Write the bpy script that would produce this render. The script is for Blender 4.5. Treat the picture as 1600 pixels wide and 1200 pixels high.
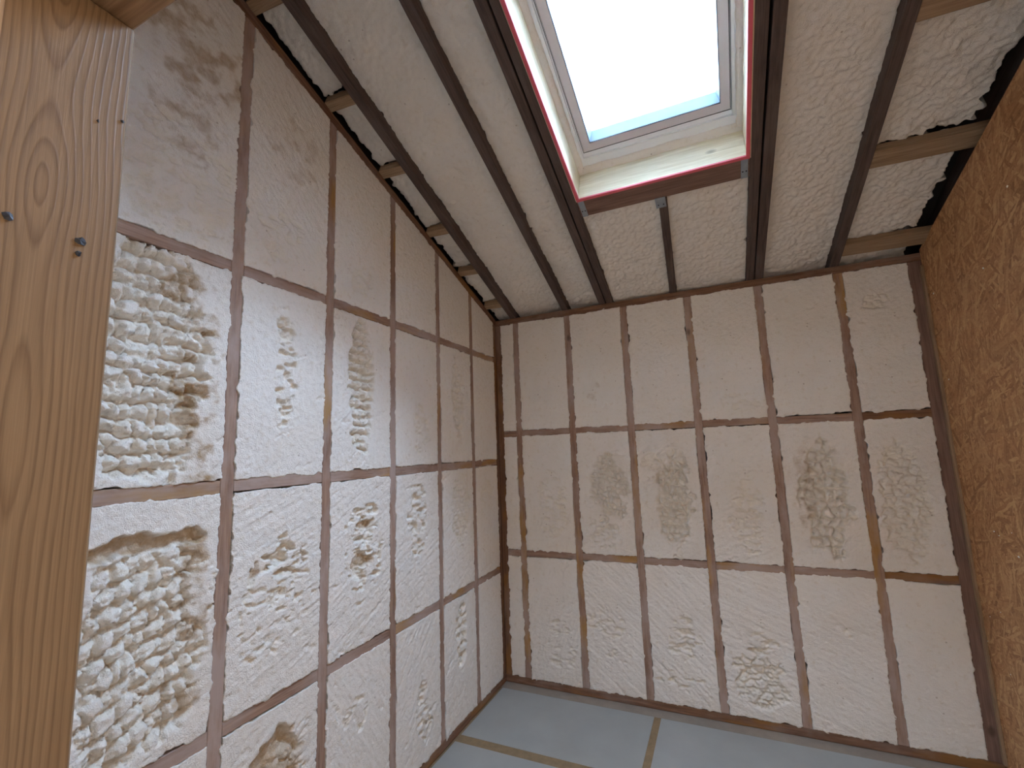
import bpy, math, random
import numpy as np
from mathutils import Matrix, Vector

# ------------------------------------------------------------------ scene, camera, light, exposure
for o in list(bpy.data.objects):
    bpy.data.objects.remove(o, do_unlink=True)
scene = bpy.context.scene
COL = scene.collection
random.seed(7)

cam_data = bpy.data.cameras.new('camera')
cam_data.sensor_fit = 'HORIZONTAL'
cam_data.sensor_width = 36.0
cam_data.lens = 719.36 / 1600.0 * 36.0
cam_data.clip_start = 0.02
cam = bpy.data.objects.new('camera', cam_data)
cam.location = (1.4764, -3.0444, 1.5140)
cam.rotation_euler = (1.7113, 0.0360, 0.4238)
COL.objects.link(cam)
scene.camera = cam

world = bpy.data.worlds.new('overcast_sky')
world.use_nodes = True
bg = world.node_tree.nodes['Background']
bg.inputs['Color'].default_value = (1.0, 0.98, 0.965, 1)
bg.inputs['Strength'].default_value = 1.0
scene.world = world

scene.view_settings.view_transform = 'Standard'
scene.view_settings.look = 'None'
scene.view_settings.gamma = 1.0
scene.view_settings.use_curve_mapping = False
scene.view_settings.exposure = 5.78
scene.cycles.max_bounces = 8
scene.cycles.diffuse_bounces = 6
scene.cycles.use_adaptive_sampling = True
scene.cycles.adaptive_threshold = 0.045
scene.cycles.use_denoising = True
scene.cycles.sample_clamp_indirect = 4.0

# ------------------------------------------------------------------ measured frame of the room
Z_TOP = 2.433                 # underside of the top plate on the back wall
SL = 0.3512                   # rise of the roof per metre towards the door
Z0 = Z_TOP + 0.040            # underside of the rafters above the back wall
LN = math.hypot(1, SL)
TT = Vector((0, -1, SL)) / LN  # up the slope
NN = Vector((0, SL, 1)) / LN   # out through the roof
Z_FLOOR = -0.045
X_RIGHT = 2.535
BACK_STUDS = [0.0225, 0.165, 0.561, 0.955, 1.36, 1.758, 2.161, 2.505]
BACK_ROWS = [0.0, 0.80, 1.623, Z_TOP]
LEFT_STUDS = [0.0225, 0.384, 0.783, 1.198, 1.617, 2.033, 2.43, 2.68]   # distance from the back wall
LEFT_ROWS = [0.0, 0.691, 1.4265, 2.170]
Y_DOOR = -2.70                # room side of the door wall
SKY_U = (0.918, 1.697)        # roof opening
SKY_V = (0.915, 2.085)


def RP(u, v, w):
    return Vector((u, 0, Z0)) + TT * v + NN * w


# light portals: they guide sampling of the sky through the two panes, they emit nothing themselves
def portal(name, loc, rot_mat, sx, sy):
    l = bpy.data.lights.new(name, 'AREA')
    l.shape = 'RECTANGLE'
    l.size, l.size_y = sx, sy
    l.cycles.is_portal = True
    o = bpy.data.objects.new(name, l)
    o.matrix_world = Matrix.Translation(loc) @ rot_mat.to_4x4()
    COL.objects.link(o)


def basis(x, y, z):
    return Matrix((x, y, z)).transposed()


portal('sky_portal', RP((SKY_U[0] + SKY_U[1]) / 2, (SKY_V[0] + SKY_V[1]) / 2, 0.30),
       basis(Vector((1, 0, 0)), TT.copy(), NN.copy()), 0.80, 1.20)
REAR_Y = -4.9
X_REAR = 3.3
X_REAR0 = -0.9
WY0, WY1, WZ0, WZ1 = -4.4, -3.2, 0.80, 2.05       # unseen window added for fill light, side wall behind the camera
portal('rear_portal', Vector((X_REAR0 - 0.14, (WY0 + WY1) / 2, (WZ0 + WZ1) / 2)),
       basis(Vector((0, -1, 0)), Vector((0, 0, 1)), Vector((-1, 0, 0))), 1.25, 1.30)


# ------------------------------------------------------------------ material helpers
class NB:
    def __init__(self, name):
        self.m = bpy.data.materials.new(name)
        self.m.use_nodes = True
        self.t = self.m.node_tree
        self.t.nodes.clear()
        self.out = self.t.nodes.new('ShaderNodeOutputMaterial')

    def n(self, typ, ins=None, **kw):
        nd = self.t.nodes.new('ShaderNode' + typ)
        for k, v in kw.items():
            setattr(nd, k, v)
        for k, v in (ins or {}).items():
            self.set(nd.inputs[k], v)
        return nd

    def set(self, sock, v):
        if isinstance(v, bpy.types.NodeSocket):
            self.t.links.new(v, sock)
        elif isinstance(v, bpy.types.Node):
            self.t.links.new(v.outputs[0], sock)
        else:
            sock.default_value = v

    def math(self, op, a, b=0.0, c=None, clamp=False):
        nd = self.n('Math', operation=op, use_clamp=clamp)
        self.set(nd.inputs[0], a)
        self.set(nd.inputs[1], b)
        if c is not None:
            self.set(nd.inputs[2], c)
        return nd.outputs[0]

    def mix(self, f, a, b, blend='MIX'):
        nd = self.n('MixRGB', blend_type=blend)
        self.set(nd.inputs[0], f)
        self.set(nd.inputs[1], a)
        self.set(nd.inputs[2], b)
        return nd.outputs[0]

    def ramp(self, f, stops):
        nd = self.n('ValToRGB')
        self.set(nd.inputs[0], f)
        els = nd.color_ramp.elements
        while len(els) < len(stops):
            els.new(0.5)
        for e, (p, c) in zip(els, stops):
            e.position = p
            e.color = c if len(c) == 4 else (*c, 1)
        return nd.outputs[0]

    def coords(self, scale=(1, 1, 1), jitter=True):
        tc = self.n('TexCoord').outputs['Object']
        if jitter:
            oi = self.n('ObjectInfo').outputs['Random']
            off = self.math('MULTIPLY', oi, 37.0)
            cx = self.n('CombineXYZ', {0: off, 1: off, 2: off}).outputs[0]
            tc = self.n('VectorMath', {0: tc, 1: cx}, operation='ADD').outputs[0]
        return self.n('VectorMath', {0: tc, 1: scale}, operation='MULTIPLY').outputs[0]

    def noise(self, vec, scale, detail=4, rough=0.55, dist=0.0):
        return self.n('TexNoise', {'Vector': vec, 'Scale': scale, 'Detail': detail, 'Roughness': rough,
                                   'Distortion': dist}).outputs[0]

    def finish(self, color, rough=0.8, bump=None, strength=0.3, dist=0.002, metal=0.0, spec=0.3):
        p = self.n('BsdfPrincipled')
        self.set(p.inputs['Base Color'], color)
        self.set(p.inputs['Roughness'], rough)
        self.set(p.inputs['Metallic'], metal)
        self.set(p.inputs['Specular IOR Level'], spec)
        if bump is not None:
            b = self.n('Bump', {'Height': bump, 'Strength': strength, 'Distance': dist})
            self.t.links.new(b.outputs[0], p.inputs['Normal'])
        self.t.links.new(p.outputs[0], self.out.inputs[0])
        return self.m


def wood(name, dark, light, amber=None, dust=None, dust_lo=0.42, dust_hi=0.6, dust_amt=0.8, amber_lo=0.56,
         knots=0.6, rough=0.75):
    """sawn timber, grain along local Z"""
    b = NB(name)
    v = b.coords((1, 1, 0.06))
    g = b.noise(v, 60, 5, 0.6, 0.6)
    fine = b.noise(b.coords((1, 1, 0.03)), 260, 2, 0.5)
    base = b.mix(b.ramp(g, [(0.3, (0, 0, 0)), (0.7, (1, 1, 1))]), (*dark, 1), (*light, 1))
    base = b.mix(0.35, base, b.ramp(fine, [(0.35, (0.35, 0.35, 0.35)), (0.65, (0.9, 0.9, 0.9))]), 'SOFT_LIGHT')
    if amber:
        a = b.noise(b.coords((1, 1, 0.25)), 7, 3, 0.5)
        am = b.ramp(a, [(amber_lo, (0, 0, 0)), (amber_lo + 0.06, (1, 1, 1))])
        base = b.mix(am, base, (*amber, 1))
        base = b.mix(0.3, base, b.ramp(g, [(0.3, (0.3, 0.3, 0.3)), (0.7, (0.8, 0.8, 0.8))]), 'SOFT_LIGHT')
    if dust:
        d = b.noise(b.coords((1, 1, 0.35)), 9, 6, 0.62)
        dm = b.ramp(d, [(dust_lo, (0, 0, 0)), (dust_hi, (dust_amt,) * 3)])
        base = b.mix(dm, base, (*dust, 1))
    if knots:
        vo = b.n('TexVoronoi', {'Vector': b.coords((1, 1, 0.55)), 'Scale': 4.2}).outputs['Distance']
        km = b.ramp(vo, [(0.035, (knots,) * 3), (0.075, (0, 0, 0))])
        base = b.mix(km, base, (0.05, 0.028, 0.018, 1))
    return b.finish(base, rough, g, 0.35, 0.0015)


M = {}
M['stud'] = wood('dusty_stud_timber', (0.21, 0.12, 0.082), (0.32, 0.20, 0.14), amber=(0.36, 0.20, 0.07),
                 dust=(0.43, 0.33, 0.285), dust_lo=0.40, dust_hi=0.62, dust_amt=0.85, amber_lo=0.55)
M['plate'] = wood('plate_timber', (0.13, 0.062, 0.035), (0.22, 0.115, 0.066), amber=(0.25, 0.12, 0.04),
                  dust=(0.28, 0.20, 0.16), dust_lo=0.5, dust_hi=0.7, dust_amt=0.7)
M['rafter'] = wood('dark_rafter_timber', (0.060, 0.040, 0.034), (0.115, 0.080, 0.066), dust=(0.15, 0.12, 0.105),
                   dust_lo=0.5, dust_hi=0.72, dust_amt=0.55, knots=0.3)
M['nogging'] = wood('tan_nogging_timber', (0.23, 0.145, 0.08), (0.36, 0.245, 0.15), knots=0.5)
M['header'] = wood('header_timber', (0.14, 0.08, 0.06), (0.23, 0.14, 0.105), knots=0.6)
M['lintel'] = wood('lintel_timber', (0.16, 0.088, 0.045), (0.25, 0.15, 0.08), knots=0.6)
M['lining'] = wood('pale_lining_timber', (0.62, 0.52, 0.34), (0.76, 0.67, 0.48), knots=0.45)


def post_material():
    """planed pine with cathedral grain, local Z up, local Y across the board, local X its depth"""
    b = NB('pine_post_timber')
    tc = b.n('TexCoord').outputs['Object']
    sep = b.n('SeparateXYZ', {0: tc})
    x, y, z = sep.outputs
    slow = b.n('TexNoise', {'Vector': b.n('CombineXYZ', {2: z}).outputs[0], 'Scale': 1.5, 'Detail': 1}).outputs[0]
    wob = b.noise(b.n('VectorMath', {0: tc, 1: (1, 1, 0.16)}, operation='MULTIPLY').outputs[0], 22, 3, 0.5)
    yy = b.math('ADD', b.math('ADD', y, 0.014), b.math('MULTIPLY', b.math('SUBTRACT', wob, 0.5), 0.016))
    xx = b.math('ADD', b.math('MULTIPLY', b.math('SUBTRACT', slow, 0.52), 0.24), x)
    r = b.math('SQRT', b.math('ADD', b.math('MULTIPLY', yy, yy), b.math('MULTIPLY', xx, xx)))
    band = b.math('FRACT', b.math('MULTIPLY', r, 120.0))
    ring = b.ramp(band, [(0.0, (0.1, 0.1, 0.1)), (0.45, (0.2, 0.2, 0.2)), (0.84, (0.8, 0.8, 0.8)), (1.0, (0.1, 0.1, 0.1))])
    fine = b.noise(b.n('VectorMath', {0: tc, 1: (1, 1, 0.015)}, operation='MULTIPLY').outputs[0], 420, 3, 0.6)
    col = b.mix(ring, (0.255, 0.165, 0.088, 1), (0.15, 0.085, 0.041, 1))
    col = b.mix(0.5, col, b.ramp(fine, [(0.3, (0.32, 0.32, 0.32)), (0.7, (0.72, 0.72, 0.72))]), 'SOFT_LIGHT')
    vor = b.n('TexVoronoi', {'Vector': b.n('VectorMath', {0: tc, 1: (1, 1, 0.6)}, operation='MULTIPLY').outputs[0],
                             'Scale': 5.3}).outputs['Distance']
    col = b.mix(b.ramp(vor, [(0.03, (0.75,) * 3), (0.06, (0, 0, 0))]), col, (0.06, 0.03, 0.015, 1))
    return b.finish(col, 0.42, b.math('ADD', ring, fine), 0.2, 0.0012, spec=0.5)


M['post'] = post_material()


def foam_material():
    b = NB('spray_foam')
    skin = b.n('Attribute', attribute_name='skin').outputs['Fac']
    stain = b.n('Attribute', attribute_name='stain').outputs['Fac']
    tc = b.n('TexCoord').outputs['Object']
    blotch = b.noise(tc, 5, 4, 0.6)
    mott = b.noise(tc, 38, 4, 0.6)
    pore = b.noise(tc, 230, 3, 0.7)
    col = b.mix(b.ramp(blotch, [(0.35, (0, 0, 0)), (0.7, (1, 1, 1))]), (0.86, 0.815, 0.755, 1), (0.83, 0.775, 0.70, 1))
    col = b.mix(b.ramp(mott, [(0.56, (0, 0, 0)), (0.72, (0.45,) * 3)]), col, (0.68, 0.58, 0.44, 1))
    col = b.mix(b.math('MULTIPLY', skin, b.ramp(mott, [(0.3, (0.35,) * 3), (0.6, (0.85,) * 3)])), col, (0.83, 0.77, 0.665, 1))
    col = b.mix(b.math('MULTIPLY', stain, b.ramp(mott, [(0.3, (0.55,) * 3), (0.6, (1, 1, 1))])), col, (0.42, 0.275, 0.14, 1))
    speck = b.n('TexVoronoi', {'Vector': tc, 'Scale': 16.0}).outputs['Distance']
    col = b.mix(b.ramp(speck, [(0.035, (0.55,) * 3), (0.08, (0, 0, 0))]), col, (0.30, 0.21, 0.13, 1))
    h = b.math('ADD', b.math('MULTIPLY', mott, 1.0), b.math('MULTIPLY', pore, 0.6))
    return b.finish(col, 0.9, h, 1.0, 0.006, spec=0.15)


M['foam'] = foam_material()


def osb_material():
    """strand board: three layers of stretched, turned cells"""
    b = NB('strand_board')
    tc = b.n('TexCoord').outputs['Object']
    warp = b.n('TexNoise', {'Vector': tc, 'Scale': 6.0, 'Detail': 2}).outputs['Color']
    wv = b.n('VectorMath', {0: b.n('VectorMath', {0: warp, 1: (0.5, 0.5, 0.5)}, operation='SUBTRACT').outputs[0],
                            1: (0.05, 0.05, 0.05)}, operation='MULTIPLY').outputs[0]
    tc = b.n('VectorMath', {0: tc, 1: wv}, operation='ADD').outputs[0]
    lay = None
    for k, (ang, sc) in enumerate([(62, 30), (30, 36), (95, 33), (128, 40), (75, 43), (10, 37)]):
        mp = b.n('Mapping', {'Vector': tc, 'Rotation': (math.radians(ang), 0, 0), 'Location': (0, k * 3.1, k * 1.7)})
        st = b.n('VectorMath', {0: mp.outputs[0], 1: (1, 0.22, 2.1)}, operation='MULTIPLY').outputs[0]
        vo = b.n('TexVoronoi', {'Vector': st, 'Scale': float(sc), 'Randomness': 1.0})
        ch = b.n('SeparateColor', {0: vo.outputs['Color']}).outputs
        g = b.noise(b.n('VectorMath', {0: mp.outputs[0], 1: (1, 0.06, 1)}, operation='MULTIPLY').outputs[0], 300, 1)
        tone = b.math('ADD', b.math('MULTIPLY', ch[0], 0.75), b.math('MULTIPLY', g, 0.35))
        if lay is None:
            lay = (ch[1], tone)
        else:
            over = b.math('GREATER_THAN', ch[1], lay[0])
            t = b.n('Mix', {0: over, 2: lay[1], 3: tone}).outputs[0]
            lay = (b.math('MAXIMUM', ch[1], lay[0]), t)
    fuzz = b.noise(b.n('VectorMath', {0: tc, 1: (1, 0.5, 1)}, operation='MULTIPLY').outputs[0], 120, 3, 0.6)
    tone = b.math('ADD', b.math('MULTIPLY', lay[1], 0.62), b.math('MULTIPLY', fuzz, 0.42))
    c = b.ramp(tone, [(0.22, (0.25, 0.11, 0.045)), (0.42, (0.40, 0.195, 0.083)), (0.62, (0.50, 0.265, 0.118)), (0.85, (0.64, 0.39, 0.19))])
    dk = b.noise(tc, 40, 3, 0.6)
    c = b.mix(b.ramp(dk, [(0.67, (0, 0, 0)), (0.75, (0.6,) * 3)]), c, (0.13, 0.055, 0.022, 1))
    return b.finish(c, 0.62, tone, 0.3, 0.0015, spec=0.3)


M['osb'] = osb_material()


def simple(name, col, rough=0.6, metal=0.0, var=0.08, scale=20, bump=0.1, spec=0.4):
    b = NB(name)
    tc = b.coords()
    n = b.noise(tc, scale, 4, 0.6)
    lo = tuple(c * (1 - var) for c in col)
    hi = tuple(min(1, c * (1 + var)) for c in col)
    return b.finish(b.mix(n, (*lo, 1), (*hi, 1)), rough, n, bump, 0.001, metal, spec)


M['film'] = simple('grey_floor_film', (0.325, 0.318, 0.288), 0.5, var=0.16, scale=3.5, bump=0.05)
M['chip'] = simple('brown_chipboard', (0.25, 0.165, 0.085), 0.85, var=0.4, scale=22, bump=0.3)
M['edge_chip'] = simple('dusty_chipboard_margin', (0.27, 0.215, 0.165), 0.85, var=0.3, scale=14, bump=0.3)
M['white'] = simple('white_painted_frame', (0.86, 0.89, 0.93), 0.4, var=0.03)
M['sash'] = simple('lilac_grey_sash', (0.62, 0.59, 0.62), 0.45, var=0.03)
M['rim'] = simple('skylit_blue_rim', (0.42, 0.56, 0.68), 0.4, var=0.03)  # whitish rim with the blue of the sky light put into its colour
M['gasket'] = simple('dark_gasket', (0.05, 0.05, 0.06), 0.6)
M['red'] = simple('red_lens_fringe', (0.72, 0.13, 0.17), 0.55, var=0.15)  # lens fringing round the bright opening, put into a solid colour
M['steel'] = simple('galvanised_steel', (0.33, 0.37, 0.41), 0.45, metal=0.6, var=0.2, scale=40)
M['nail'] = simple('dark_nail_head', (0.03, 0.03, 0.035), 0.5, metal=0.3)
M['board'] = simple('dark_sheathing_board', (0.05, 0.042, 0.038), 0.9)
M['plaster'] = simple('plain_board', (0.74, 0.665, 0.605), 0.85, var=0.06, scale=4)
M['crumb'] = simple('white_foam_crumb', (0.85, 0.82, 0.75), 0.9)


def glass_material(name, tint):
    b = NB(name)
    tr = b.n('BsdfTransparent', {'Color': (*tint, 1)})
    gl = b.n('BsdfGlossy', {'Color': (1, 1, 1, 1), 'Roughness': 0.02})
    fr = b.n('Fresnel', {'IOR': 1.35})
    mx = b.n('MixShader', {0: fr.outputs[0], 1: tr.outputs[0], 2: gl.outputs[0]})
    b.t.links.new(mx.outputs[0], b.out.inputs[0])
    return b.m


M['glass'] = glass_material('clear_glass', (0.93, 0.95, 0.95))
M['roof_glass'] = glass_material('coated_roof_glass', (0.70, 0.835, 1.0))


# ------------------------------------------------------------------ object helpers
def root(name, label, cat, kind=None, loc=(0, 0, 0)):
    o = bpy.data.objects.new(name, None)
    o.location = loc
    o.empty_display_size = 0.1
    o['label'] = label
    o['category'] = cat
    if kind:
        o['kind'] = kind
    COL.objects.link(o)
    bpy.context.view_layer.update()
    return o


def link(name, me, mat, parent=None, mw=None):
    o = bpy.data.objects.new(name, me)
    COL.objects.link(o)
    if mat is not None and not me.materials:
        me.materials.append(mat)
    if mw is not None:
        o.matrix_world = mw
    if parent is not None:
        o.parent = parent
        o.matrix_parent_inverse = parent_inv(parent)
    return o


def parent_inv(p):
    m = p.matrix_basis.copy()
    q = p.parent
    if q is not None:
        m = q.matrix_basis @ p.matrix_parent_inverse @ m if False else p.matrix_world.copy()
    return m.inverted()


def box_mesh(sx, sy, sz, bev=0.002):
    """chamfered box centred on the origin, 24 vertices"""
    hx, hy, hz = sx / 2, sy / 2, sz / 2
    b = min(bev, hx * 0.45, hy * 0.45, hz * 0.45)
    vs, idx = [], {}
    for i in (-1, 1):
        for j in (-1, 1):
            for k in (-1, 1):
                for ax in range(3):
                    p = [i * (hx - b), j * (hy - b), k * (hz - b)]
                    p[ax] = (i * hx, j * hy, k * hz)[ax]
                    idx[(i, j, k, ax)] = len(vs)
                    vs.append(p)
    fs = []
    for ax in range(3):
        a1, a2 = [a for a in range(3) if a != ax]
        for s in (-1, 1):
            q = []
            for t1, t2 in ((-1, -1), (1, -1), (1, 1), (-1, 1)):
                c = [0, 0, 0]
                c[ax], c[a1], c[a2] = s, t1, t2
                q.append(idx[(*c, ax)])
            fs.append(q if (s > 0) == (ax != 1) else q[::-1])
    for ax in range(3):      # chamfer strips run along ax
        a1, a2 = [a for a in range(3) if a != ax]
        for s1 in (-1, 1):
            for s2 in (-1, 1):
                q = []
                for t, f in ((-1, a1), (1, a1), (1, a2), (-1, a2)):
                    c = [0, 0, 0]
                    c[ax], c[a1], c[a2] = t, s1, s2
                    q.append(idx[(*c, f)])
                fs.append(q)
    for i in (-1, 1):
        for j in (-1, 1):
            for k in (-1, 1):
                fs.append([idx[(i, j, k, a)] for a in range(3)])
    me = bpy.data.meshes.new('box')
    me.from_pydata(vs, [], fs)
    import bmesh
    bm = bmesh.new()
    bm.from_mesh(me)
    bmesh.ops.recalc_face_normals(bm, faces=bm.faces)
    bm.to_mesh(me)
    bm.free()
    return me


def beam(name, p0, p1, w, d, mat, parent, side=(1, 0, 0), bev=0.002):
    """timber from p0 to p1 (ends of its centre line); w along 'side', d across it; grain along local Z"""
    p0, p1, side = Vector(p0), Vector(p1), Vector(side)
    z = (p1 - p0)
    L = z.length
    z.normalize()
    y = z.cross(side).normalized()
    x = y.cross(z).normalized()
    mw = Matrix.Translation((p0 + p1) / 2) @ basis(x, y, z).to_4x4()
    return link(name, box_mesh(w, d, L, bev), mat, parent, mw)


def box(name, lo, hi, mat, parent, bev=0.002, axis=None):
    """axis-aligned box; grain (local Z) along its longest side unless axis is given"""
    lo, hi = Vector(lo), Vector(hi)
    s = hi - lo
    ax = max(range(3), key=lambda i: s[i]) if axis is None else axis
    z = Vector([1.0 if i == ax else 0.0 for i in range(3)])
    x = Vector([1.0 if i == (ax + 1) % 3 else 0.0 for i in range(3)])
    y = z.cross(x)
    c = (lo + hi) / 2
    dims = [abs(s.dot(v)) for v in (x, y, z)]
    return link(name, box_mesh(*dims, bev), mat, parent, Matrix.Translation(c) @ basis(x, y, z).to_4x4())


# ------------------------------------------------------------------ noise for relief
def _hash(ix, iy, seed):
    h = (ix.astype(np.int64) * 374761393 + iy.astype(np.int64) * 668265263 + seed * 1442695041) & 0xFFFFFFFF
    h = ((h ^ (h >> 13)) * 1274126177) & 0xFFFFFFFF
    h = (h ^ (h >> 16)) & 0xFFFFFFFF
    return h.astype(np.float64) / 4294967295.0


def vn(x, y, seed):
    """value noise, -1..1"""
    ix, iy = np.floor(x), np.floor(y)
    fx, fy = x - ix, y - iy
    fx = fx * fx * fx * (fx * (fx * 6 - 15) + 10)
    fy = fy * fy * fy * (fy * (fy * 6 - 15) + 10)
    a, b = _hash(ix, iy, seed), _hash(ix + 1, iy, seed)
    c, d = _hash(ix, iy + 1, seed), _hash(ix + 1, iy + 1, seed)
    return 2 * ((a * (1 - fx) + b * fx) * (1 - fy) + (c * (1 - fx) + d * fx) * fy) - 1


def fbm(x, y, seed, oct=3, gain=0.5):
    s, a, t = 0, 1.0, 0
    for k in range(oct):
        s = s + a * vn(x, y, seed + 17 * k)
        t += a
        a *= gain
        x, y = x * 2.03 + 5.1, y * 2.03 + 1.7
    return s / t


def cells(x, y, seed, jit_x=0.7, jit_y=0.7):
    """rounded bumps, 1 at a cell centre, falling to its rim"""
    ix, iy = np.floor(x), np.floor(y)
    best = np.full(x.shape, 9.0)
    for dx in (-1, 0, 1):
        for dy in (-1, 0, 1):
            jx, jy = ix + dx, iy + dy
            px = jx + 0.5 + jit_x * (_hash(jx, jy, seed) - 0.5)
            py = jy + 0.5 + jit_y * (_hash(jx, jy, seed + 91) - 0.5)
            best = np.minimum(best, (px - x) ** 2 + (py - y) ** 2)
    return np.sqrt(np.clip(1 - best / 0.85, 0, 1))


def lobes(x, y, seed, jx_=0.8, jy_=0.5):
    """popcorn lumps: rounded bodies with tight creases between them, each sagging a little; 0..1"""
    ix, iy = np.floor(x), np.floor(y)
    f1 = np.full(x.shape, 9.0)
    f2 = np.full(x.shape, 9.0)
    dyb = np.zeros(x.shape)
    top = np.zeros(x.shape)
    for dx in (-2, -1, 0, 1, 2):
        for dy in (-1, 0, 1):
            jx, jy = ix + dx, iy + dy
            px = jx + 0.5 + jx_ * (_hash(jx, jy, seed) - 0.5) + 0.5 * (jy % 2)
            py = jy + 0.5 + jy_ * (_hash(jx, jy, seed + 91) - 0.5)
            d = np.sqrt((px - x) ** 2 + (py - y) ** 2)
            near = d < f1
            f2 = np.where(near, f1, np.minimum(f2, d))
            dyb = np.where(near, y - py, dyb)
            top = np.where(near, _hash(jx, jy, seed + 47), top)
            f1 = np.where(near, d, f1)
    crease = np.sin(1.5708 * np.clip((f2 - f1) / 0.75, 0, 1)) ** 0.8
    return np.clip((0.50 + 0.50 * top) * crease * (1 - 0.35 * f1 * f1) - 0.20 * dyb, 0, 1.1)


def smooth(a, lo, hi):
    t = np.clip((a - lo) / (hi - lo), 0, 1)
    return t * t * (3 - 2 * t)


def blob(S, T, f, seed, rag=0.35):
    """ragged patch mask; f = (cs, ct, half width, half height) in metres"""
    cs, ct, rs, rt = f
    d = np.sqrt(((S - cs) / rs) ** 2 + ((T - ct) / rt) ** 2)
    d = d + rag * fbm(S * 14, T * 14, seed + 5, 3)
    return smooth(1.12 - d, 0.0, 0.35)


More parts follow.
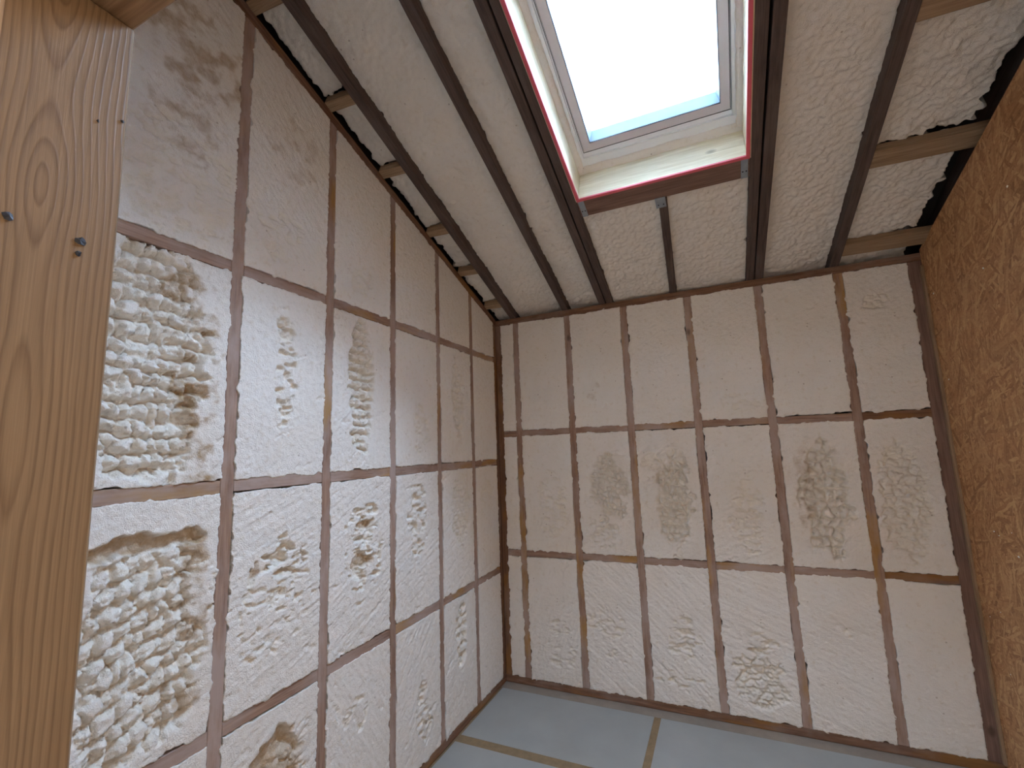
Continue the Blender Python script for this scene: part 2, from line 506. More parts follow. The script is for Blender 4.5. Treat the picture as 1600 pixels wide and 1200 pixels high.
def foam_panel(parent, O, U, V, N, corners, feats, seed, cell=0.0048, back=0.05, level=0.0015, ragged=0.0068,
               over=0.0, trim=True, rough=0.008, name='foam_panel'):
    """one bay of foam: a grid over the quad 'corners' (metres in U,V: bl, br, tr, tl), relief along N.
    Foam rises unevenly, then is cut flush with the timber: relief = min(natural surface, cut plane)."""
    O, U, V, N = Vector(O), Vector(U), Vector(V), Vector(N)
    (s0, t0), (s1, t1), (s2, t2), (s3, t3) = corners
    wid = max(abs(s1 - s0), abs(s2 - s3))
    hei = max(abs(t3 - t0), abs(t2 - t1))
    nu, nv = max(4, int(wid / cell)), max(4, int(hei / cell))
    a, b = np.meshgrid(np.linspace(0, 1, nu + 1), np.linspace(0, 1, nv + 1))
    S = (s0 * (1 - a) + s1 * a) * (1 - b) + (s3 * (1 - a) + s2 * a) * b
    T = (t0 * (1 - a) + t1 * a) * (1 - b) + (t3 * (1 - a) + t2 * a) * b
    # ragged outline
    ex = np.minimum(a, 1 - a) * wid
    ey = np.minimum(b, 1 - b) * hei
    fx = np.clip(1 - ex / 0.02, 0, 1) * np.sign(a - 0.5)
    fy = np.clip(1 - ey / 0.02, 0, 1) * np.sign(b - 0.5)
    hf = 85 if trim else 24

    def fray(p, q, k):
        return ragged * (0.50 * fbm(p * hf, q * 3, seed + k, 3, 0.65) + 0.55 * fbm(p * 10, q, seed + k + 1, 2)
                         + 2.4 * np.clip(vn(p * 33, q, seed + k + 5) - 0.45, 0, 1) - 2.4 * np.clip(vn(p * 29, q, seed + k + 6) - 0.5, 0, 1)) + over

    j1 = fray(T, S, 1)
    j2 = fray(S, T, 3)
    S = S + fx * j1
    T = T + fy * j2
    # natural surface
    nat = 0.020 + rough * fbm(S * 9, T * 9, seed + 10, 4) + 0.5 * rough * fbm(S * 40, T * 40, seed + 11, 3)
    if not trim:              # untouched sprayed skin: fine pebbly grain
        Sg = S + 0.012 * fbm(S * 30, T * 30, seed + 13, 2)
        Tg = T + 0.012 * fbm(S * 30, T * 30, seed + 14, 2)
        nat = nat + 0.0065 * lobes(Sg / 0.034, Tg / 0.030, seed + 15, 1.0, 0.9) + 0.0022 * fbm(S * 85, T * 85, seed + 16, 2)
    skin = np.zeros_like(S)
    stain = np.zeros_like(S)
    cut = level + 0.0016 * fbm(S * 5, T * 5, seed + 20, 2)
    strokes = 0.0004
    ang = 0.5
    for f in feats:
        k = f[0]
        if k == 'rip':          # rows of rounded lobes left by the spray passes
            _, cs, ct, rs, rt, depth, pitch = f[:7]
            m = blob(S, T, (cs, ct, rs, rt), seed + 30)
            tilt = f[7] if len(f) > 7 else 0.0
            Sw = S + 0.016 * fbm(S * 24, T * 24, seed + 31, 3)
            Tw = T + tilt * (S - cs) + 0.016 * fbm(S * 13, T * 13, seed + 32, 3, 0.6)
            q = Tw / pitch
            ridge = np.sqrt(np.clip(1 - (2 * (q - np.floor(q) - 0.5)) ** 2, 0, 1))
            l1 = lobes(Sw / (pitch * 0.74), q, seed + 33, 0.95, 0.5)
            l2 = lobes(Sw / (pitch * 0.34), Tw / (pitch * 0.34), seed + 34)
            hgt = 0.28 * ridge + 0.60 * l1 + 0.22 * l2
            nat = nat * (1 - m) + m * ((hgt - 0.80) * depth * 1.45 + 0.011 * fbm(S * 9, T * 9, seed + 37, 2))
        elif k == 'pit':        # scattered shallow hollows the cut did not reach
            _, cs, ct, rs, rt, depth = f[:6]
            m = blob(S, T, (cs, ct, rs, rt), seed + 40, 0.3)
            q = fbm(S * 26, T * 48, seed + 41, 3, 0.6)
            nat = nat - m * (0.020 + depth * smooth(q, -0.05, 0.5) - 0.017 * smooth(q, 0.1, -0.3))
        elif k == 'bump':       # soft billows
            _, cs, ct, rs, rt, depth, size = f[:7]
            m = blob(S, T, (cs, ct, rs, rt), seed + 50, 0.3)
            Sw = S + 0.015 * fbm(S * 22, T * 22, seed + 54, 3)
            Tw = T + 0.015 * fbm(S * 22, T * 22, seed + 55, 3)
            l1 = lobes(Sw / size, Tw / (size * 0.75), seed + 51, 1.0, 0.9)
            l2 = lobes(S / (size * 0.45), T / (size * 0.4), seed + 52)
            nat = nat * (1 - m) + m * ((0.65 * l1 + 0.35 * l2 - 0.62) * depth * 1.6 + 0.009 * fbm(S * 9, T * 9, seed + 53, 2))
        elif k == 'hollow':     # bare patch of smooth skin lying deeper
            _, cs, ct, rs, rt, depth = f[:6]
            Sw = S + 0.022 * fbm(S * 22, T * 22, seed + 62, 3, 0.6)
            Tw = T + 0.022 * fbm(S * 22, T * 22, seed + 63, 3, 0.6)
            m = blob(Sw, Tw, (cs, ct, rs, rt), seed + 60 + int(cs * 100), 0.3)
            nat = nat * (1 - m) + m * (-depth + 0.007 * fbm(S * 25, T * 25, seed + 61, 3) + 0.006 * lobes(S / 0.03, T / 0.02, seed + 64))
            stain = np.maximum(stain, m * 0.75)
        elif k == 'stain':
            _, cs, ct, rs, rt, amt = f[:6]
            m = blob(S, T, (cs, ct, rs, rt), seed + 70 + int(ct * 100), 0.7)
            m2 = smooth(fbm(S * 17, T * 21, seed + 71, 4, 0.62), -0.30, 0.40)
            stain = np.maximum(stain, amt * m * m2)
        elif k == 'strokes':    # saw and blade marks across the cut
            strokes, ang = f[1], f[2]
    c, s = math.cos(ang), math.sin(ang)
    P, Q = S * c + T * s, -S * s + T * c
    cut = cut + strokes * (fbm(P * 7, Q * 75, seed + 21, 3, 0.6)) + 0.0017 * fbm(S * 80, T * 80, seed + 22, 3, 0.65)
    tear = smooth(fbm(P * 15 + 0.6 * Q * 15, Q * 27, seed + 23, 4, 0.65), 0.34, 0.60)
    cut = cut - (0.003 + strokes * 1.2) * tear * (0.6 + 0.4 * vn(S * 130, T * 130, seed + 25))
    A, B = S * 0.8 + T * 0.6, T * 0.8 - S * 0.6
    dent = smooth(1 - cells(A * 30, B * 30, seed + 24) + 0.5 * fbm(A * 60, B * 60, seed + 26, 2), 0.66, 1.2) * smooth(fbm(S * 8, T * 8, seed + 27, 2), -0.35, 0.35)
    cut = cut - 0.004 * dent
    H = np.minimum(nat, cut) if trim else nat - 0.02 + level
    skin = smooth(cut - nat, 0.0, 0.004) if trim else np.full_like(S, 0.4)
    H = np.maximum(H, -back + 0.012)
    n = S.size
    Un, Vn, Nn = np.array(U), np.array(V), np.array(N)
    co = S[..., None] * Un + T[..., None] * Vn + H[..., None] * Nn
    co = co.reshape(-1, 3)
    id_ = np.arange(n).reshape(nv + 1, nu + 1)
    ring = np.concatenate([id_[0, :-1], id_[:-1, -1], id_[-1, :0:-1], id_[:0:-1, 0]])
    rc = (S.reshape(-1)[ring][:, None] * Un + T.reshape(-1)[ring][:, None] * Vn - back * Nn)
    co = np.concatenate([co, rc])
    q = np.stack([id_[:-1, :-1], id_[:-1, 1:], id_[1:, 1:], id_[1:, :-1]], -1).reshape(-1, 4)
    m = len(ring)
    nid = n + np.arange(m)
    sk = np.stack([ring, nid, np.roll(nid, -1), np.roll(ring, -1)], -1)
    if U.cross(V).dot(N) < 0:
        q, sk = q[:, ::-1], sk[:, ::-1]
    faces = np.concatenate([q, sk])
    me = bpy.data.meshes.new('foam')
    me.vertices.add(len(co))
    me.vertices.foreach_set('co', co.astype(np.float32).ravel())
    me.loops.add(faces.size)
    me.loops.foreach_set('vertex_index', faces.astype(np.int32).ravel())
    me.polygons.add(len(faces))
    me.polygons.foreach_set('loop_start', (np.arange(len(faces)) * 4).astype(np.int32))
    me.update(calc_edges=True)
    sm = np.ones(len(faces), dtype=bool)
    sm[len(q):] = False
    me.polygons.foreach_set('use_smooth', sm)
    for nm, arr in (('skin', skin), ('stain', stain)):
        at = me.attributes.new(nm, 'FLOAT', 'POINT')
        at.data.foreach_set('value', np.concatenate([arr.reshape(-1), np.zeros(m)]).astype(np.float32))
    me.validate()
    return link(name, me, M['foam'], parent, Matrix.Translation(O))


# ------------------------------------------------------------------ floor
floor = root('floor', 'grey film-faced chipboard floor with brown taped joints', 'floor', 'structure')
box('floor_deck', (-0.25, REAR_Y - 0.2, Z_FLOOR - 0.06), (X_REAR + 0.1, 0.25, Z_FLOOR - 0.002), M['chip'], floor)


def sheet(x0, x1, y0, y1):
    box('floor_panel', (x0, y0, Z_FLOOR - 0.010), (x1, y1, Z_FLOOR), M['film'], floor, 0.0012)


ys = [-0.085, -0.625, -0.688, -1.24, -1.30, -1.85, -1.91, -2.46, -2.52, -3.07, -3.13, -3.70]
cuts = [[0.0, 0.982, 1.02, X_RIGHT], [0.0, 1.50, 1.54, X_RIGHT], [0.0, 0.70, 0.74, X_RIGHT], [0.0, 1.50, 1.54, X_RIGHT],
        [0.0, 1.0, 1.04, X_RIGHT], [0.0, 1.50, 1.54, X_RIGHT]]
for r in range(6):
    c = cuts[r]
    for k in range(0, len(c), 2):
        sheet(c[k] + (0.012 if k == 0 else 0), c[k + 1], ys[2 * r + 1], ys[2 * r])
box('floor_margin', (0.0, -0.084, Z_FLOOR - 0.010), (X_RIGHT, 0.0, Z_FLOOR - 0.0008), M['edge_chip'], floor, 0.0008)

# ------------------------------------------------------------------ back wall
wb = root('wall_back', 'back wall of timber studs and noggings filled with cream spray foam', 'wall', 'structure')
box('sheathing', (-0.25, 0.10, -0.12), (X_RIGHT + 0.25, 0.20, 2.62), M['board'], wb)
DEP = 0.097
for i, x in enumerate(BACK_STUDS):
    w = 0.045 if i < 7 else 0.06
    box('stud', (x - w / 2, 0.0005 * (i % 3), 0), (x + w / 2, DEP, Z_TOP), M['stud'] if i not in (0, 7) else M['plate' if i == 0 else 'header'], wb)
box('bottom_plate', (0, -0.001, Z_FLOOR), (X_RIGHT, DEP, 0.0), M['plate'], wb)
box('top_plate', (0, -0.002, Z_TOP), (X_RIGHT, DEP, Z_TOP + 0.042), M['plate'], wb)
for z in BACK_ROWS[1:3]:
    for i in range(7):
        x0, x1 = BACK_STUDS[i] + 0.0225, BACK_STUDS[i + 1] - 0.0225
        dz = random.uniform(-0.004, 0.004)
        box('nogging', (x0, random.uniform(0.0, 0.002), z - 0.0215 + dz), (x1, DEP, z + 0.0215 + dz),
            M['stud'] if i < 6 else M['plate'], wb)

# features per panel in metres from the panel's lower-left corner: W about .35, H about .78
BACKF = {
    # row 0 (bottom)
    (1, 0): [('strokes', 0.0035, 1.2), ('pit', 0.20, 0.34, 0.09, 0.06, 0.010), ('pit', 0.24, 0.16, 0.10, 0.10, 0.008)],
    (2, 0): [('strokes', 0.0035, -0.7), ('pit', 0.12, 0.40, 0.14, 0.09, 0.010), ('pit', 0.2, 0.22, 0.10, 0.04, 0.01)],
    (3, 0): [('strokes', 0.0035, -0.75), ('pit', 0.20, 0.36, 0.10, 0.14, 0.010), ('pit', 0.14, 0.14, 0.14, 0.05, 0.012)],
    (4, 0): [('strokes', 0.0030, -0.35), ('bump', 0.17, 0.20, 0.15, 0.17, 0.016, 0.05), ('pit', 0.2, 0.4, 0.1, 0.06, 0.008)],
    (5, 0): [('strokes', 0.0022, -0.4), ('pit', 0.22, 0.50, 0.03, 0.03, 0.010)],
    (6, 0): [('strokes', 0.0014, 1.4)],
    # row 1 (middle)
    (1, 1): [('pit', 0.20, 0.30, 0.12, 0.28, 0.007), ('strokes', 0.002, 0.9)],
    (2, 1): [('rip', 0.20, 0.42, 0.13, 0.22, 0.030, 0.036, 0.25), ('pit', 0.16, 0.12, 0.14, 0.10, 0.009), ('strokes', 0.002, 0.5)],
    (3, 1): [('rip', 0.21, 0.33, 0.115, 0.30, 0.039, 0.048, 0.1), ('pit', 0.10, 0.55, 0.1, 0.12, 0.008), ('strokes', 0.002, 0.6)],
    (4, 1): [('pit', 0.20, 0.26, 0.11, 0.26, 0.009), ('strokes', 0.0025, 0.5)],
    (5, 1): [('rip', 0.19, 0.36, 0.12, 0.30, 0.045, 0.052), ('stain', 0.10, 0.38, 0.06, 0.26, 0.42), ('strokes', 0.002, 0.5)],
    (6, 1): [('bump', 0.13, 0.36, 0.12, 0.34, 0.022, 0.055), ('strokes', 0.0015, 0.9)],
    # row 2 (top)
    (1, 2): [('strokes', 0.0012, 0.6)], (2, 2): [('strokes', 0.0012, 0.7), ('stain', 0.16, 0.22, 0.05, 0.07, 0.4)],
    (3, 2): [('strokes', 0.0012, 0.5)], (4, 2): [('strokes', 0.0014, 0.6), ('pit', 0.22, 0.10, 0.12, 0.07, 0.005)],
    (5, 2): [('strokes', 0.0014, 0.8)], (6, 2): [('strokes', 0.0012, 0.8), ('bump', 0.14, 0.60, 0.07, 0.05, 0.013, 0.04)],
}
for i in range(7):
    for r in range(3):
        x0, x1 = BACK_STUDS[i] + 0.0225, BACK_STUDS[i + 1] - 0.0225 - (0.008 if i == 6 else 0)
        z0, z1 = BACK_ROWS[r] + (0.0215 if r else 0), BACK_ROWS[r + 1] - (0.0215 if r < 2 else 0)
        foam_panel(wb, (x0, 0, z0), (1, 0, 0), (0, 0, 1), (0, -1, 0), [(0, 0), (x1 - x0, 0), (x1 - x0, z1 - z0), (0, z1 - z0)],
                   BACKF.get((i, r), []), 1000 + 37 * i + 11 * r, cell=0.0046)

# ------------------------------------------------------------------ left gable wall
wl = root('wall_left', 'tall gable wall of timber studs and noggings filled with cream spray foam', 'wall', 'structure')
box('sheathing', (-0.20, -2.90, -0.12), (-0.10, 0.20, 3.85), M['board'], wl)


def gable(y):                 # underside of the sloping plate, y = distance from the back wall
    return Z_TOP + 0.004 + SL * y


for i, y in enumerate(LEFT_STUDS):
    box('stud', (-DEP, -y - 0.0225, 0), (-0.0005 * (i % 3), -y + 0.0225, gable(y) + 0.004), M['stud'] if i else M['plate'], wl)
box('bottom_plate', (-DEP, -2.72, Z_FLOOR), (0.001, 0.0, 0.0), M['plate'], wl)
beam('top_plate', (-DEP / 2 + 0.002, 0.05, gable(-0.05) + 0.0235), (-DEP / 2 + 0.002, -2.74, gable(2.74) + 0.0235), DEP, 0.045, M['plate'], wl)
for z in LEFT_ROWS[1:]:
    for i in range(7):
        y0, y1 = LEFT_STUDS[i] + 0.0225, LEFT_STUDS[i + 1] - 0.0225
        dz = random.uniform(-0.004, 0.004)
        box('nogging', (-DEP, -y1, z - 0.0215 + dz), (-random.uniform(0, 0.002), -y0, z + 0.0215 + dz), M['stud'], wl)

# panel coordinates: S grows towards the back wall (left to right in the photograph), origin at the lower front corner
LEFTF = {
    # column 5 = between the two studs nearest the door post, column 0 = at the corner
    (5, 0): [('hollow', 0.26, 0.42, 0.10, 0.10, 0.03), ('bump', 0.18, 0.25, 0.2, 0.25, 0.025, 0.06), ('strokes', 0.002, 0.8)],
    (5, 1): [('rip', 0.15, 0.30, 0.19, 0.34, 0.038, 0.050, -0.3), ('hollow', 0.15, 0.575, 0.17, 0.028, 0.030),
             ('stain', 0.29, 0.44, 0.05, 0.14, 0.9), ('stain', 0.24, 0.13, 0.08, 0.05, 0.8), ('strokes', 0.002, 0.5)],
    (5, 2): [('rip', 0.12, 0.35, 0.19, 0.40, 0.036, 0.047, 0.03), ('stain', 0.27, 0.33, 0.07, 0.30, 0.95),
             ('stain', 0.22, 0.60, 0.08, 0.05, 0.8), ('strokes', 0.003, 0.8)],
    (5, 3): [('pit', 0.18, 0.22, 0.20, 0.24, 0.007), ('stain', 0.20, 0.66, 0.17, 0.26, 0.72), ('stain', 0.2, 0.40, 0.1, 0.12, 0.5),
             ('strokes', 0.0018, -0.6)],
    (4, 0): [('hollow', 0.20, 0.47, 0.13, 0.13, 0.032), ('bump', 0.22, 0.30, 0.16, 0.2, 0.022, 0.05), ('strokes', 0.002, 0.6)],
    (4, 1): [('pit', 0.18, 0.30, 0.18, 0.22, 0.009), ('hollow', 0.09, 0.42, 0.016, 0.02, 0.02), ('strokes', 0.0026, 0.35), ('pit', 0.22, 0.46, 0.10, 0.08, 0.012)],
    (4, 2): [('pit', 0.19, 0.40, 0.055, 0.27, 0.014), ('strokes', 0.0018, 0.7)],
    (4, 3): [('stain', 0.2, 0.55, 0.10, 0.16, 0.35), ('pit', 0.15, 0.18, 0.12, 0.14, 0.005), ('strokes', 0.0022, -0.8)],
    (3, 0): [('strokes', 0.0028, -1.0), ('pit', 0.16, 0.45, 0.08, 0.08, 0.008)],
    (3, 1): [('pit', 0.20, 0.38, 0.12, 0.26, 0.016), ('hollow', 0.20, 0.34, 0.08, 0.025, 0.02), ('hollow', 0.2, 0.50, 0.06, 0.02, 0.02), ('strokes', 0.0026, 0.5)],
    (3, 2): [('rip', 0.18, 0.38, 0.085, 0.30, 0.036, 0.040), ('strokes', 0.0022, 0.8)],
    (3, 3): [('strokes', 0.0016, 0.8), ('pit', 0.2, 0.12, 0.1, 0.09, 0.005)],
    (2, 0): [('strokes', 0.0025, 0.8), ('pit', 0.22, 0.22, 0.08, 0.16, 0.012)],
    (2, 1): [('pit', 0.18, 0.46, 0.09, 0.20, 0.016), ('strokes', 0.0022, 0.4)],
    (2, 2): [('pit', 0.22, 0.20, 0.08, 0.17, 0.009), ('strokes', 0.0025, 0.9)],
    (2, 3): [('strokes', 0.0014, 0.8)],
    (1, 0): [('rip', 0.18, 0.45, 0.07, 0.18, 0.028, 0.05), ('strokes', 0.002, 0.8)],
    (1, 1): [('bump', 0.2, 0.45, 0.12, 0.24, 0.014, 0.05), ('strokes', 0.003, 0.5)],
    (1, 2): [('rip', 0.20, 0.38, 0.08, 0.26, 0.030, 0.055), ('strokes', 0.0015, 0.5)],
    (1, 3): [('strokes', 0.0012, 0.5)],
    (0, 0): [('strokes', 0.0015, 0.5)], (0, 1): [('bump', 0.15, 0.5, 0.1, 0.12, 0.008, 0.05), ('strokes', 0.002, 0.5)],
    (0, 2): [('strokes', 0.0012, 0.5)], (0, 3): [('strokes', 0.001, 0.5)],
}
for i in range(7):
    for r in range(4):
        y0, y1 = LEFT_STUDS[i] + 0.0225, LEFT_STUDS[i + 1] - 0.0225   # y1 nearer the door
        w = y1 - y0
        zb = LEFT_ROWS[r] + (0.0215 if r else 0)
        ztl = (LEFT_ROWS[r + 1] - 0.0215) if r < 3 else gable(y1)
        ztr = (LEFT_ROWS[r + 1] - 0.0215) if r < 3 else gable(y0)
        foam_panel(wl, (0, -y1, zb), (0, 1, 0), (0, 0, 1), (1, 0, 0), [(0, 0), (w, 0), (w, ztr - zb), (0, ztl - zb)],
                   LEFTF.get((i, r), []), 3000 + 41 * i + 13 * r, cell=0.0040 if i >= 3 else 0.0050)

# ------------------------------------------------------------------ right wall of strand board
wr = root('wall_right', 'right wall lined with orange-brown oriented strand board', 'wall', 'structure')
prof = [(0.0, Z_FLOOR), (-2.70, Z_FLOOR), (-2.70, 3.225), (-1.033, 2.772), (-0.53, 2.635), (0.0, 2.492)]
me = bpy.data.meshes.new('strand_board')
vs = [(0, y, z) for y, z in prof] + [(0.018, y, z) for y, z in prof]
n = len(prof)
me.from_pydata(vs, [], [list(range(n))[::-1], list(range(n, 2 * n))] + [[i, (i + 1) % n, n + (i + 1) % n, n + i] for i in range(n)])
link('strand_board', me, M['osb'], wr, Matrix.Translation((X_RIGHT, 0, 0)))
box('sheathing', (X_RIGHT + 0.10, -2.90, -0.12), (X_RIGHT + 0.20, 0.20, 3.85), M['board'], wr)
for k in range(22):           # crumbs of foam stuck to the board
    y, z = -random.uniform(0.03, 1.0), random.uniform(0.2, 2.45)
    r = random.uniform(0.0025, 0.0055)
    link('foam_crumb', box_mesh(r * 0.8, r * random.uniform(0.8, 1.8), r, r * 0.3), M['crumb'], wr,
         Matrix.Translation((X_RIGHT - r * 0.35, y, z)) @ Matrix.Rotation(random.uniform(0, 3), 4, 'X'))
box('corner_stud', (X_RIGHT - 0.012, -0.022, 0.0), (X_RIGHT - 0.0005, -0.001, 2.40), M['nogging'], wr, 0.0012)

# ------------------------------------------------------------------ ceiling: sloping roof
ce = root('ceiling', 'sloping roof of dark rafters with cream spray foam between them', 'ceiling', 'structure')
RD = 0.20                     # rafter depth
V_END = 2.98


def rafter(u0, u1, v0=-0.12, v1=V_END, w=0.045, name='rafter', mat='rafter'):
    """u0 = centre line at the back wall, u1 = at v = 1.9"""
    du = (u1 - u0) / 1.9
    return beam(name, RP(u0 + du * v0, v0, RD / 2), RP(u0 + du * v1, v1, RD / 2), w, RD, M[mat], ce)


RAFT = {0: (0.150, 0.165), 1: (0.553, 0.582), 2: (0.820, 0.836), 3: (0.871, 0.889), 5: (1.722, 1.742), 6: (1.772, 1.800),
        7: (2.150, 2.200), 8: (2.635, 2.640)}
for k, (a, b_) in RAFT.items():
    rafter(a, b_)


def ru(k, v):
    a, b_ = RAFT[k]
    return a + (b_ - a) / 1.9 * v


# header below the window, header above it, jack rafters
beam('header', RP(ru(3, .85) + 0.0225, 0.852, RD / 2), RP(ru(5, .85) - 0.0225, 0.852, RD / 2), 0.118, RD, M['header'], ce, side=TT)
beam('header', RP(ru(3, 2.15) + 0.0225, 2.155, RD / 2), RP(ru(5, 2.15) - 0.0225, 2.155, RD / 2), 0.118, RD, M['header'], ce, side=TT)
beam('jack_rafter', RP(1.275, -0.12, RD / 2), RP(1.318, 0.792, RD / 2), 0.042, RD, M['rafter'], ce)
beam('jack_rafter', RP(1.31, 2.215, RD / 2), RP(1.31, V_END, RD / 2), 0.042, RD, M['rafter'], ce)

# noggings in the two narrow edge bays
LNOG = [0.175, 0.56, 0.935, 1.375, 1.755, 2.16, 2.56, 2.93]
for v in LNOG:
    beam('nogging', RP(0.003, v, 0.028), RP(ru(0, v) - 0.0225, v - 0.008, 0.028), 0.048, 0.045, M['nogging'], ce, side=TT)
RNOG = [0.118, 0.708, 1.315, 1.915, 2.515]
for v in RNOG:
    beam('nogging', RP(ru(7, v) + 0.0225, v + 0.006, 0.0235), RP(X_RIGHT + 0.075, v - 0.006, 0.0235), 0.090, 0.045, M['nogging'], ce, side=TT)


def roof_foam(ul0, ul1, ur0, ur1, v0, v1, w, seed, feats=(), ragged=0.014, cell=0.0062, rough=0.011, over=0.005, level=0.0):
    """foam between two rafters: left edge ul0..ul1, right edge ur0..ur1 from v0 to v1, its face w above the rafter undersides"""
    O = RP(0, 0, w)
    foam_panel(ce, O, (1, 0, 0), TT, -NN, [(ul0, v0), (ur0, v0), (ur1, v1), (ul1, v1)], list(feats), seed, cell=cell,
               back=0.10, ragged=ragged, trim=False, rough=rough, over=over, level=level)


H = 0.0225
VL = [-0.10] + LNOG
for k in range(len(LNOG)):
    v0, v1 = VL[k] + 0.024, VL[k + 1] - 0.024
    roof_foam(-0.005, -0.005, ru(0, v0) - H, ru(0, v1) - H, v0, v1, 0.055, 5000 + k * 7, ragged=0.016, rough=0.016, over=-0.002)
roof_foam(ru(0, 0) + H, ru(0, V_END) + H, ru(1, 0) - H, ru(1, V_END) - H, -0.09, V_END, 0.060, 5100)
roof_foam(ru(1, 0) + H, ru(1, V_END) + H, ru(2, 0) - H, ru(2, V_END) - H, -0.09, V_END, 0.060, 5200)
roof_foam(ru(3, 0) + H, ru(3, .79) + H, 1.275 - 0.021, 1.313 - 0.021, -0.09, 0.79, 0.030, 5300)
roof_foam(1.275 + 0.021, 1.313 + 0.021, ru(5, 0) - H, ru(5, .79) - H, -0.09, 0.79, 0.030, 5400)
roof_foam(ru(3, 2.2) + H, ru(3, V_END) + H, 1.289, 1.289, 2.215, V_END, 0.040, 5450)
roof_foam(1.331, 1.331, ru(5, 2.2) - H, ru(5, V_END) - H, 2.215, V_END, 0.040, 5470)
roof_foam(ru(6, 0) + H, ru(6, V_END) + H, ru(7, 0) - H, ru(7, V_END) - H, -0.09, V_END, 0.060, 5500)
VR = [-0.075] + RNOG
for k in range(len(RNOG)):
    v0, v1 = VR[k] + 0.085, VR[k + 1] - 0.046
    if k == 0:
        v0, v1 = -0.09, RNOG[0] - 0.046
    else:
        v0 = VR[k] + 0.046
    roof_foam(ru(7, v0) + H, ru(7, v1) + H, 2.500 + max(0, v0 - 0.55) * 0.1, 2.500 + max(0, v1 - 0.55) * 0.1, v0, v1, 0.052, 5600 + k * 7, ragged=0.022, rough=0.018, over=-0.004)

# roof deck with an opening for the window
SU0, SU1 = SKY_U[0] - 0.004, SKY_U[1] + 0.004
SV0, SV1 = SKY_V[0] - 0.004, SKY_V[1] + 0.004


def roof_slab(name, u0, u1, v0, v1, w0, w1, mat, parent):
    return beam(name, RP((u0 + u1) / 2, v0, (w0 + w1) / 2), RP((u0 + u1) / 2, v1, (w0 + w1) / 2), u1 - u0, w1 - w0, mat, parent)


for (u0, u1, v0, v1) in ((-0.25, SU0, -0.30, 3.20), (SU1, X_RIGHT + 0.25, -0.30, 3.20), (SU0, SU1, -0.30, SV0), (SU0, SU1, SV1, 3.20)):
    roof_slab('roof_deck', u0, u1, v0, v1, RD, RD + 0.05, M['board'], ce)
box('eaves_board', (-0.25, 0.10, 2.40), (X_RIGHT + 0.25, 0.22, 2.75), M['board'], ce)

# galvanised hangers at the header
for nm, u, v, su in (('joist_hanger', 0.925, 0.850, 0.030), ('joist_hanger', 1.687, 0.850, 0.030), ('joist_hanger', 1.306, 0.770, 0.050)):
    h = beam(nm, RP(u, v - (0.055 if su < 0.04 else 0.035), -0.003), RP(u, v + (0.055 if su < 0.04 else 0.03), -0.003), su, 0.004, M['steel'], ce, bev=0.0008)
    for s in (-1, 1):
        nl = beam('nail', RP(u + s * su * 0.25, v - 0.015, -0.0068), RP(u + s * su * 0.25, v - 0.015, -0.004), 0.006, 0.006, M['nail'], h)

# ------------------------------------------------------------------ roof window
wi = root('window_1', 'bright roof window with white frame set in a pale timber-lined opening', 'window', 'structure')
u0, u1 = SKY_U
v0, v1 = SKY_V


def ring(name, a, wa, b_, wb_, mat, parent, th=0.0):
    """mitred ring between two rectangles a, b_ = (u0, u1, v0, v1) at heights wa, wb_; th = thickness behind"""
    def rect(r, w):
        return [RP(r[0], r[2], w), RP(r[1], r[2], w), RP(r[1], r[3], w), RP(r[0], r[3], w)]
    A, B = rect(a, wa), rect(b_, wb_)
    vs, fs = A + B, []
    for i in range(4):
        j = (i + 1) % 4
        fs.append([i, j, 4 + j, 4 + i])
    if th:
        vs = vs + [p + NN * th for p in A] + [p + NN * th for p in B]
        for i in range(4):
            j = (i + 1) % 4
            fs += [[8 + i, 12 + i, 12 + j, 8 + j], [i, 8 + i, 8 + j, j], [4 + i, 4 + j, 12 + j, 12 + i]]
    me = bpy.data.meshes.new(name)
    me.from_pydata([tuple(p) for p in vs], [], fs)
    return link(name, me, mat, parent)


def inset(r, d):
    return (r[0] + d, r[1] - d, r[2] + d, r[3] - d)


OP = (u0, u1, v0, v1)
T = 0.018
# lining boards, each its own piece, standing square to the roof
beam('lining_board', RP(u0 - T / 2, v0 - T, 0.10), RP(u0 - T / 2, v1 + T, 0.10), T, 0.20, M['lining'], wi)
beam('lining_board', RP(u1 + T / 2, v0 - T, 0.10), RP(u1 + T / 2, v1 + T, 0.10), T, 0.20, M['lining'], wi)
beam('lining_board', RP(u0, v0 - T / 2, 0.10), RP(u1, v0 - T / 2, 0.10), T, 0.20, M['lining'], wi, side=TT)
beam('lining_board', RP(u0, v1 + T / 2, 0.10), RP(u1, v1 + T / 2, 0.10), T, 0.20, M['lining'], wi, side=TT)
# red lens fringe of the bright opening, built as strips along the lining
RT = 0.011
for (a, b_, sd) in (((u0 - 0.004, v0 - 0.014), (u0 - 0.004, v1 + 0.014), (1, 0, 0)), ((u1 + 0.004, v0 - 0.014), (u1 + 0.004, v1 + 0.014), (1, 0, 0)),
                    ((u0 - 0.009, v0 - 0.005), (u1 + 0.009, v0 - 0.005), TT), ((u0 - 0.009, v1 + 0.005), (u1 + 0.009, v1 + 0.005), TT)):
    e = beam('fringe_strip', RP(*a, -0.002), RP(*b_, -0.002), 0.016, 0.010, M['red'], wi, side=sd, bev=0.001)
    e['label'] = 'red lens fringe built as a strip along the edge of the opening'


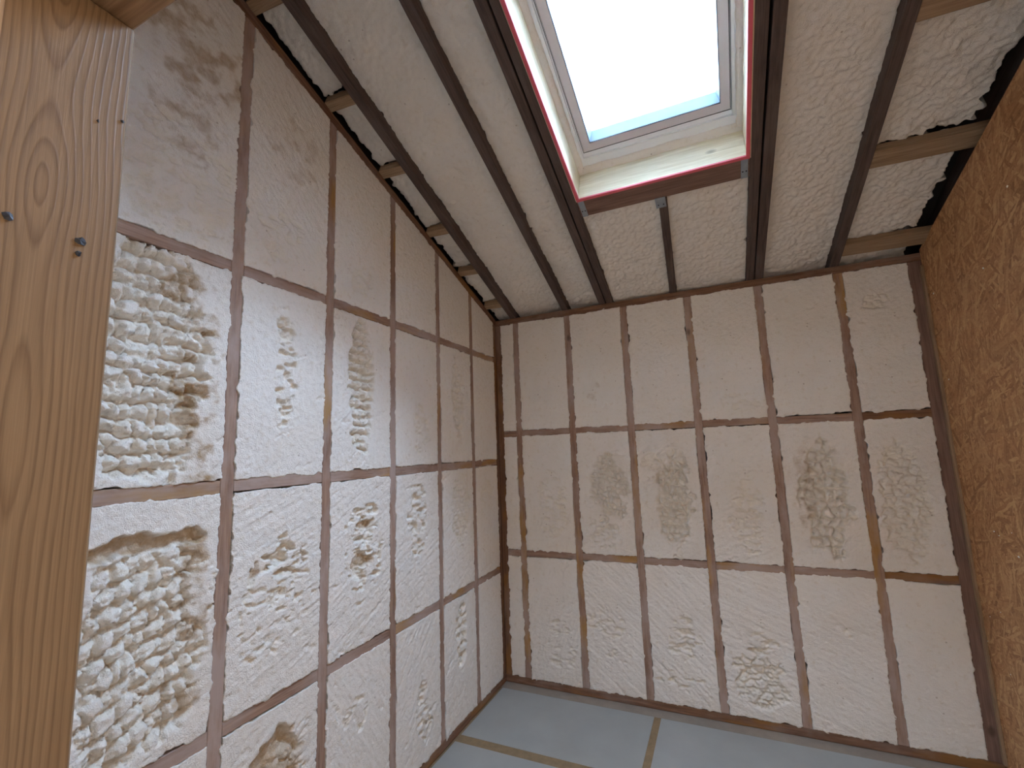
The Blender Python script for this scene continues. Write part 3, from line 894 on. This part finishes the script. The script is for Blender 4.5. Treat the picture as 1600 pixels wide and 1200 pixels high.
def foam_bead(p, q, r, seed):
    """irregular bead of expanded foam between two points"""
    p, q = Vector(p), Vector(q)
    z = (q - p)
    L = z.length
    z.normalize()
    x = z.cross(NN).normalized()
    y = z.cross(x)
    ns, nr = int(L / 0.010), 12
    s = np.linspace(0, L, ns + 1)
    th = np.linspace(0, 2 * np.pi, nr, endpoint=False)
    SS, TH = np.meshgrid(s, th, indexing='ij')
    R = r * (1 + 0.18 * fbm(SS * 14, TH * 0.9, seed, 3) + 0.10 * fbm(SS * 60, TH * 2, seed + 3, 2))
    co = (np.array(p) + SS[..., None] * np.array(z) + (R * np.cos(TH))[..., None] * np.array(x) + (R * np.sin(TH))[..., None] * np.array(y)).reshape(-1, 3)
    idx = np.arange((ns + 1) * nr).reshape(ns + 1, nr)
    fs = np.stack([idx[:-1], np.roll(idx[:-1], -1, 1), np.roll(idx[1:], -1, 1), idx[1:]], -1).reshape(-1, 4)
    me = bpy.data.meshes.new('foam_bead')
    me.from_pydata(co.tolist(), [], fs.tolist())
    me.polygons.foreach_set('use_smooth', np.ones(len(fs), dtype=bool))
    return link('foam_bead', me, M['foam'], wi)


BI = 0.010
for k, (a, b_) in enumerate((((u0, v0), (u0, v1)), ((u1, v0), (u1, v1)), ((u0, v0), (u1, v0)), ((u0, v1), (u1, v1)))):
    foam_bead(RP(*a, 0.200), RP(*b_, 0.200), 0.026, 7000 + k * 13)
FO = inset(OP, -0.02)
F1 = (0.950, 1.668, 0.985, 2.03)
S0 = (0.972, 1.651, 1.026, 2.005)
S1 = (1.014, 1.609, 1.072, 1.955)
G0 = (1.030, 1.594, 1.098, 1.93)
fr = ring('frame', FO, 0.205, S0, 0.196, M['white'], wi, 0.06)
ring('frame_lip', (F1[0], F1[1], F1[2], F1[3]), 0.197, inset(F1, 0.012), 0.186, M['white'], fr, 0.02)
ring('gasket', inset(S0, -0.003), 0.193, inset(S0, 0.003), 0.205, M['gasket'], fr, 0.004)
sa = ring('sash', inset(S0, 0.003), 0.190, S1, 0.190, M['sash'], wi, 0.06)
ring('gasket', inset(S1, -0.001), 0.1885, inset(S1, 0.0035), 0.200, M['gasket'], sa, 0.004)
ring('glazing_rim', inset(S1, 0.0025), 0.192, G0, 0.238, M['rim'], sa, 0.02)
gp = roof_slab('pane', G0[0] - 0.01, G0[1] + 0.01, G0[2] - 0.01, G0[3] + 0.01, 0.242, 0.250, M['roof_glass'], wi)
ring('outer_flashing', inset(OP, -0.06), 0.252, G0, 0.256, M['sash'], wi, 0.03)

# ------------------------------------------------------------------ door post and lintel in the foreground
PX = 0.706
post = root('timber_post', 'planed pine door post with dark nails, close at the left edge', 'post', loc=(PX, -2.77, Z_FLOOR))
L_Z = 2.178
box('shaft', (PX - 0.045, -2.84, Z_FLOOR), (PX, Y_DOOR, L_Z), M['post'], post, 0.003)


def nail_head(y, z, r, seed):
    """bent dark nail head with a torn rim"""
    rnd = random.Random(seed)
    k = 9
    vs, fs = [(0.0028, rnd.uniform(-.3, .3) * r, rnd.uniform(-.3, .3) * r)], []
    for q in range(k):
        a = 2 * math.pi * q / k
        rr = r * rnd.uniform(0.75, 1.25)
        vs.append((rnd.uniform(0.0008, 0.0026), rr * math.cos(a), rr * math.sin(a)))
    for q in range(k):
        a = 2 * math.pi * q / k
        vs.append((-0.004, 0.6 * r * math.cos(a), 0.6 * r * math.sin(a)))
    for q in range(k):
        n_ = (q + 1) % k
        fs += [[0, 1 + q, 1 + n_], [1 + q, 1 + k + q, 1 + k + n_, 1 + n_]]
    me = bpy.data.meshes.new('nail')
    me.from_pydata(vs, [], fs)
    return link('nail', me, M['nail'], post, Matrix.Translation((PX, y, z)))


for k, (y, z, r) in enumerate([(-2.812, 1.818, 0.0052), (-2.741, 1.815, 0.0058), (-2.742, 1.797, 0.0035), (-2.7065, 2.018, 0.0022),
                               (-2.735, 1.999, 0.0018)]):  # the two smallest stand for splinter marks
    nail_head(y, z, r, k)

lin = root('timber_lintel', 'brown timber lintel resting on the pine door post', 'lintel', loc=(PX + 0.5, -2.77, L_Z))
box('beam', (PX - 0.30, -2.84, L_Z + 0.001), (X_RIGHT - 0.002, Y_DOOR, L_Z + 0.146), M['lintel'], lin, 0.003)

# ------------------------------------------------------------------ rest of the door wall and the space behind the camera
wf = root('wall_front', 'stud partition beside and above the doorway', 'wall', 'structure')
box('board', (-0.10, -2.815, Z_FLOOR), (PX - 0.047, -2.725, L_Z + 0.4), M['plaster'], wf)
box('board', (-0.10, -2.815, L_Z + 0.148), (X_RIGHT + 0.10, -2.725, 3.80), M['plaster'], wf)
box('board', (X_RIGHT + 0.0, -2.90, Z_FLOOR), (X_REAR + 0.1, -2.80, 3.80), M['plaster'], wf)
box('board', (-1.0, -2.90, Z_FLOOR), (-0.09, -2.80, 3.80), M['plaster'], wf)
we = root('wall_rear', 'plain boarded walls of the space behind the doorway', 'wall', 'structure')
RX0, RX1 = X_REAR0, X_REAR
box('board', (RX0, REAR_Y - 0.1, Z_FLOOR - 0.06), (RX1 + 0.1, REAR_Y, 2.6), M['plaster'], we)
box('board', (RX1, REAR_Y - 0.1, Z_FLOOR - 0.06), (RX1 + 0.1, -2.80, 2.6), M['plaster'], we)
box('board', (RX0 - 0.1, REAR_Y - 0.1, Z_FLOOR - 0.06), (RX0, WY0, 2.6), M['plaster'], we)
box('board', (RX0 - 0.1, WY1, Z_FLOOR - 0.06), (RX0, -2.80, 2.6), M['plaster'], we)
box('board', (RX0 - 0.1, WY0, Z_FLOOR - 0.06), (RX0, WY1, WZ0), M['plaster'], we)
box('board', (RX0 - 0.1, WY0, WZ1), (RX0, WY1, 2.6), M['plaster'], we)
box('floor_deck', (RX0 - 0.1, REAR_Y - 0.1, Z_FLOOR - 0.07), (-0.2, -2.80, Z_FLOOR - 0.01), M['chip'], floor)
cr = root('ceiling_rear', 'flat boarded ceiling of the space behind the doorway', 'ceiling', 'structure')
box('board', (RX0 - 0.1, REAR_Y - 0.1, 2.55), (RX1 + 0.1, -2.80, 2.65), M['plaster'], cr)
w2 = root('fill_window', 'plain window added for fill light in the side wall of the space behind the doorway', 'window', 'structure')  # made up to bring fill light through the doorway
X2, X3 = RX0 - 0.08, RX0 - 0.03
for lo, hi in (((X2, WY0, WZ0), (X3, WY0 + 0.05, WZ1)), ((X2, WY1 - 0.05, WZ0), (X3, WY1, WZ1)),
               ((X2, WY0 + 0.05, WZ0), (X3, WY1 - 0.05, WZ0 + 0.05)), ((X2, WY0 + 0.05, WZ1 - 0.05), (X3, WY1 - 0.05, WZ1))):
    box('frame', lo, hi, M['white'], w2)
box('pane', (RX0 - 0.058, WY0 + 0.04, WZ0 + 0.04), (RX0 - 0.052, WY1 - 0.04, WZ1 - 0.04), M['glass'], w2)
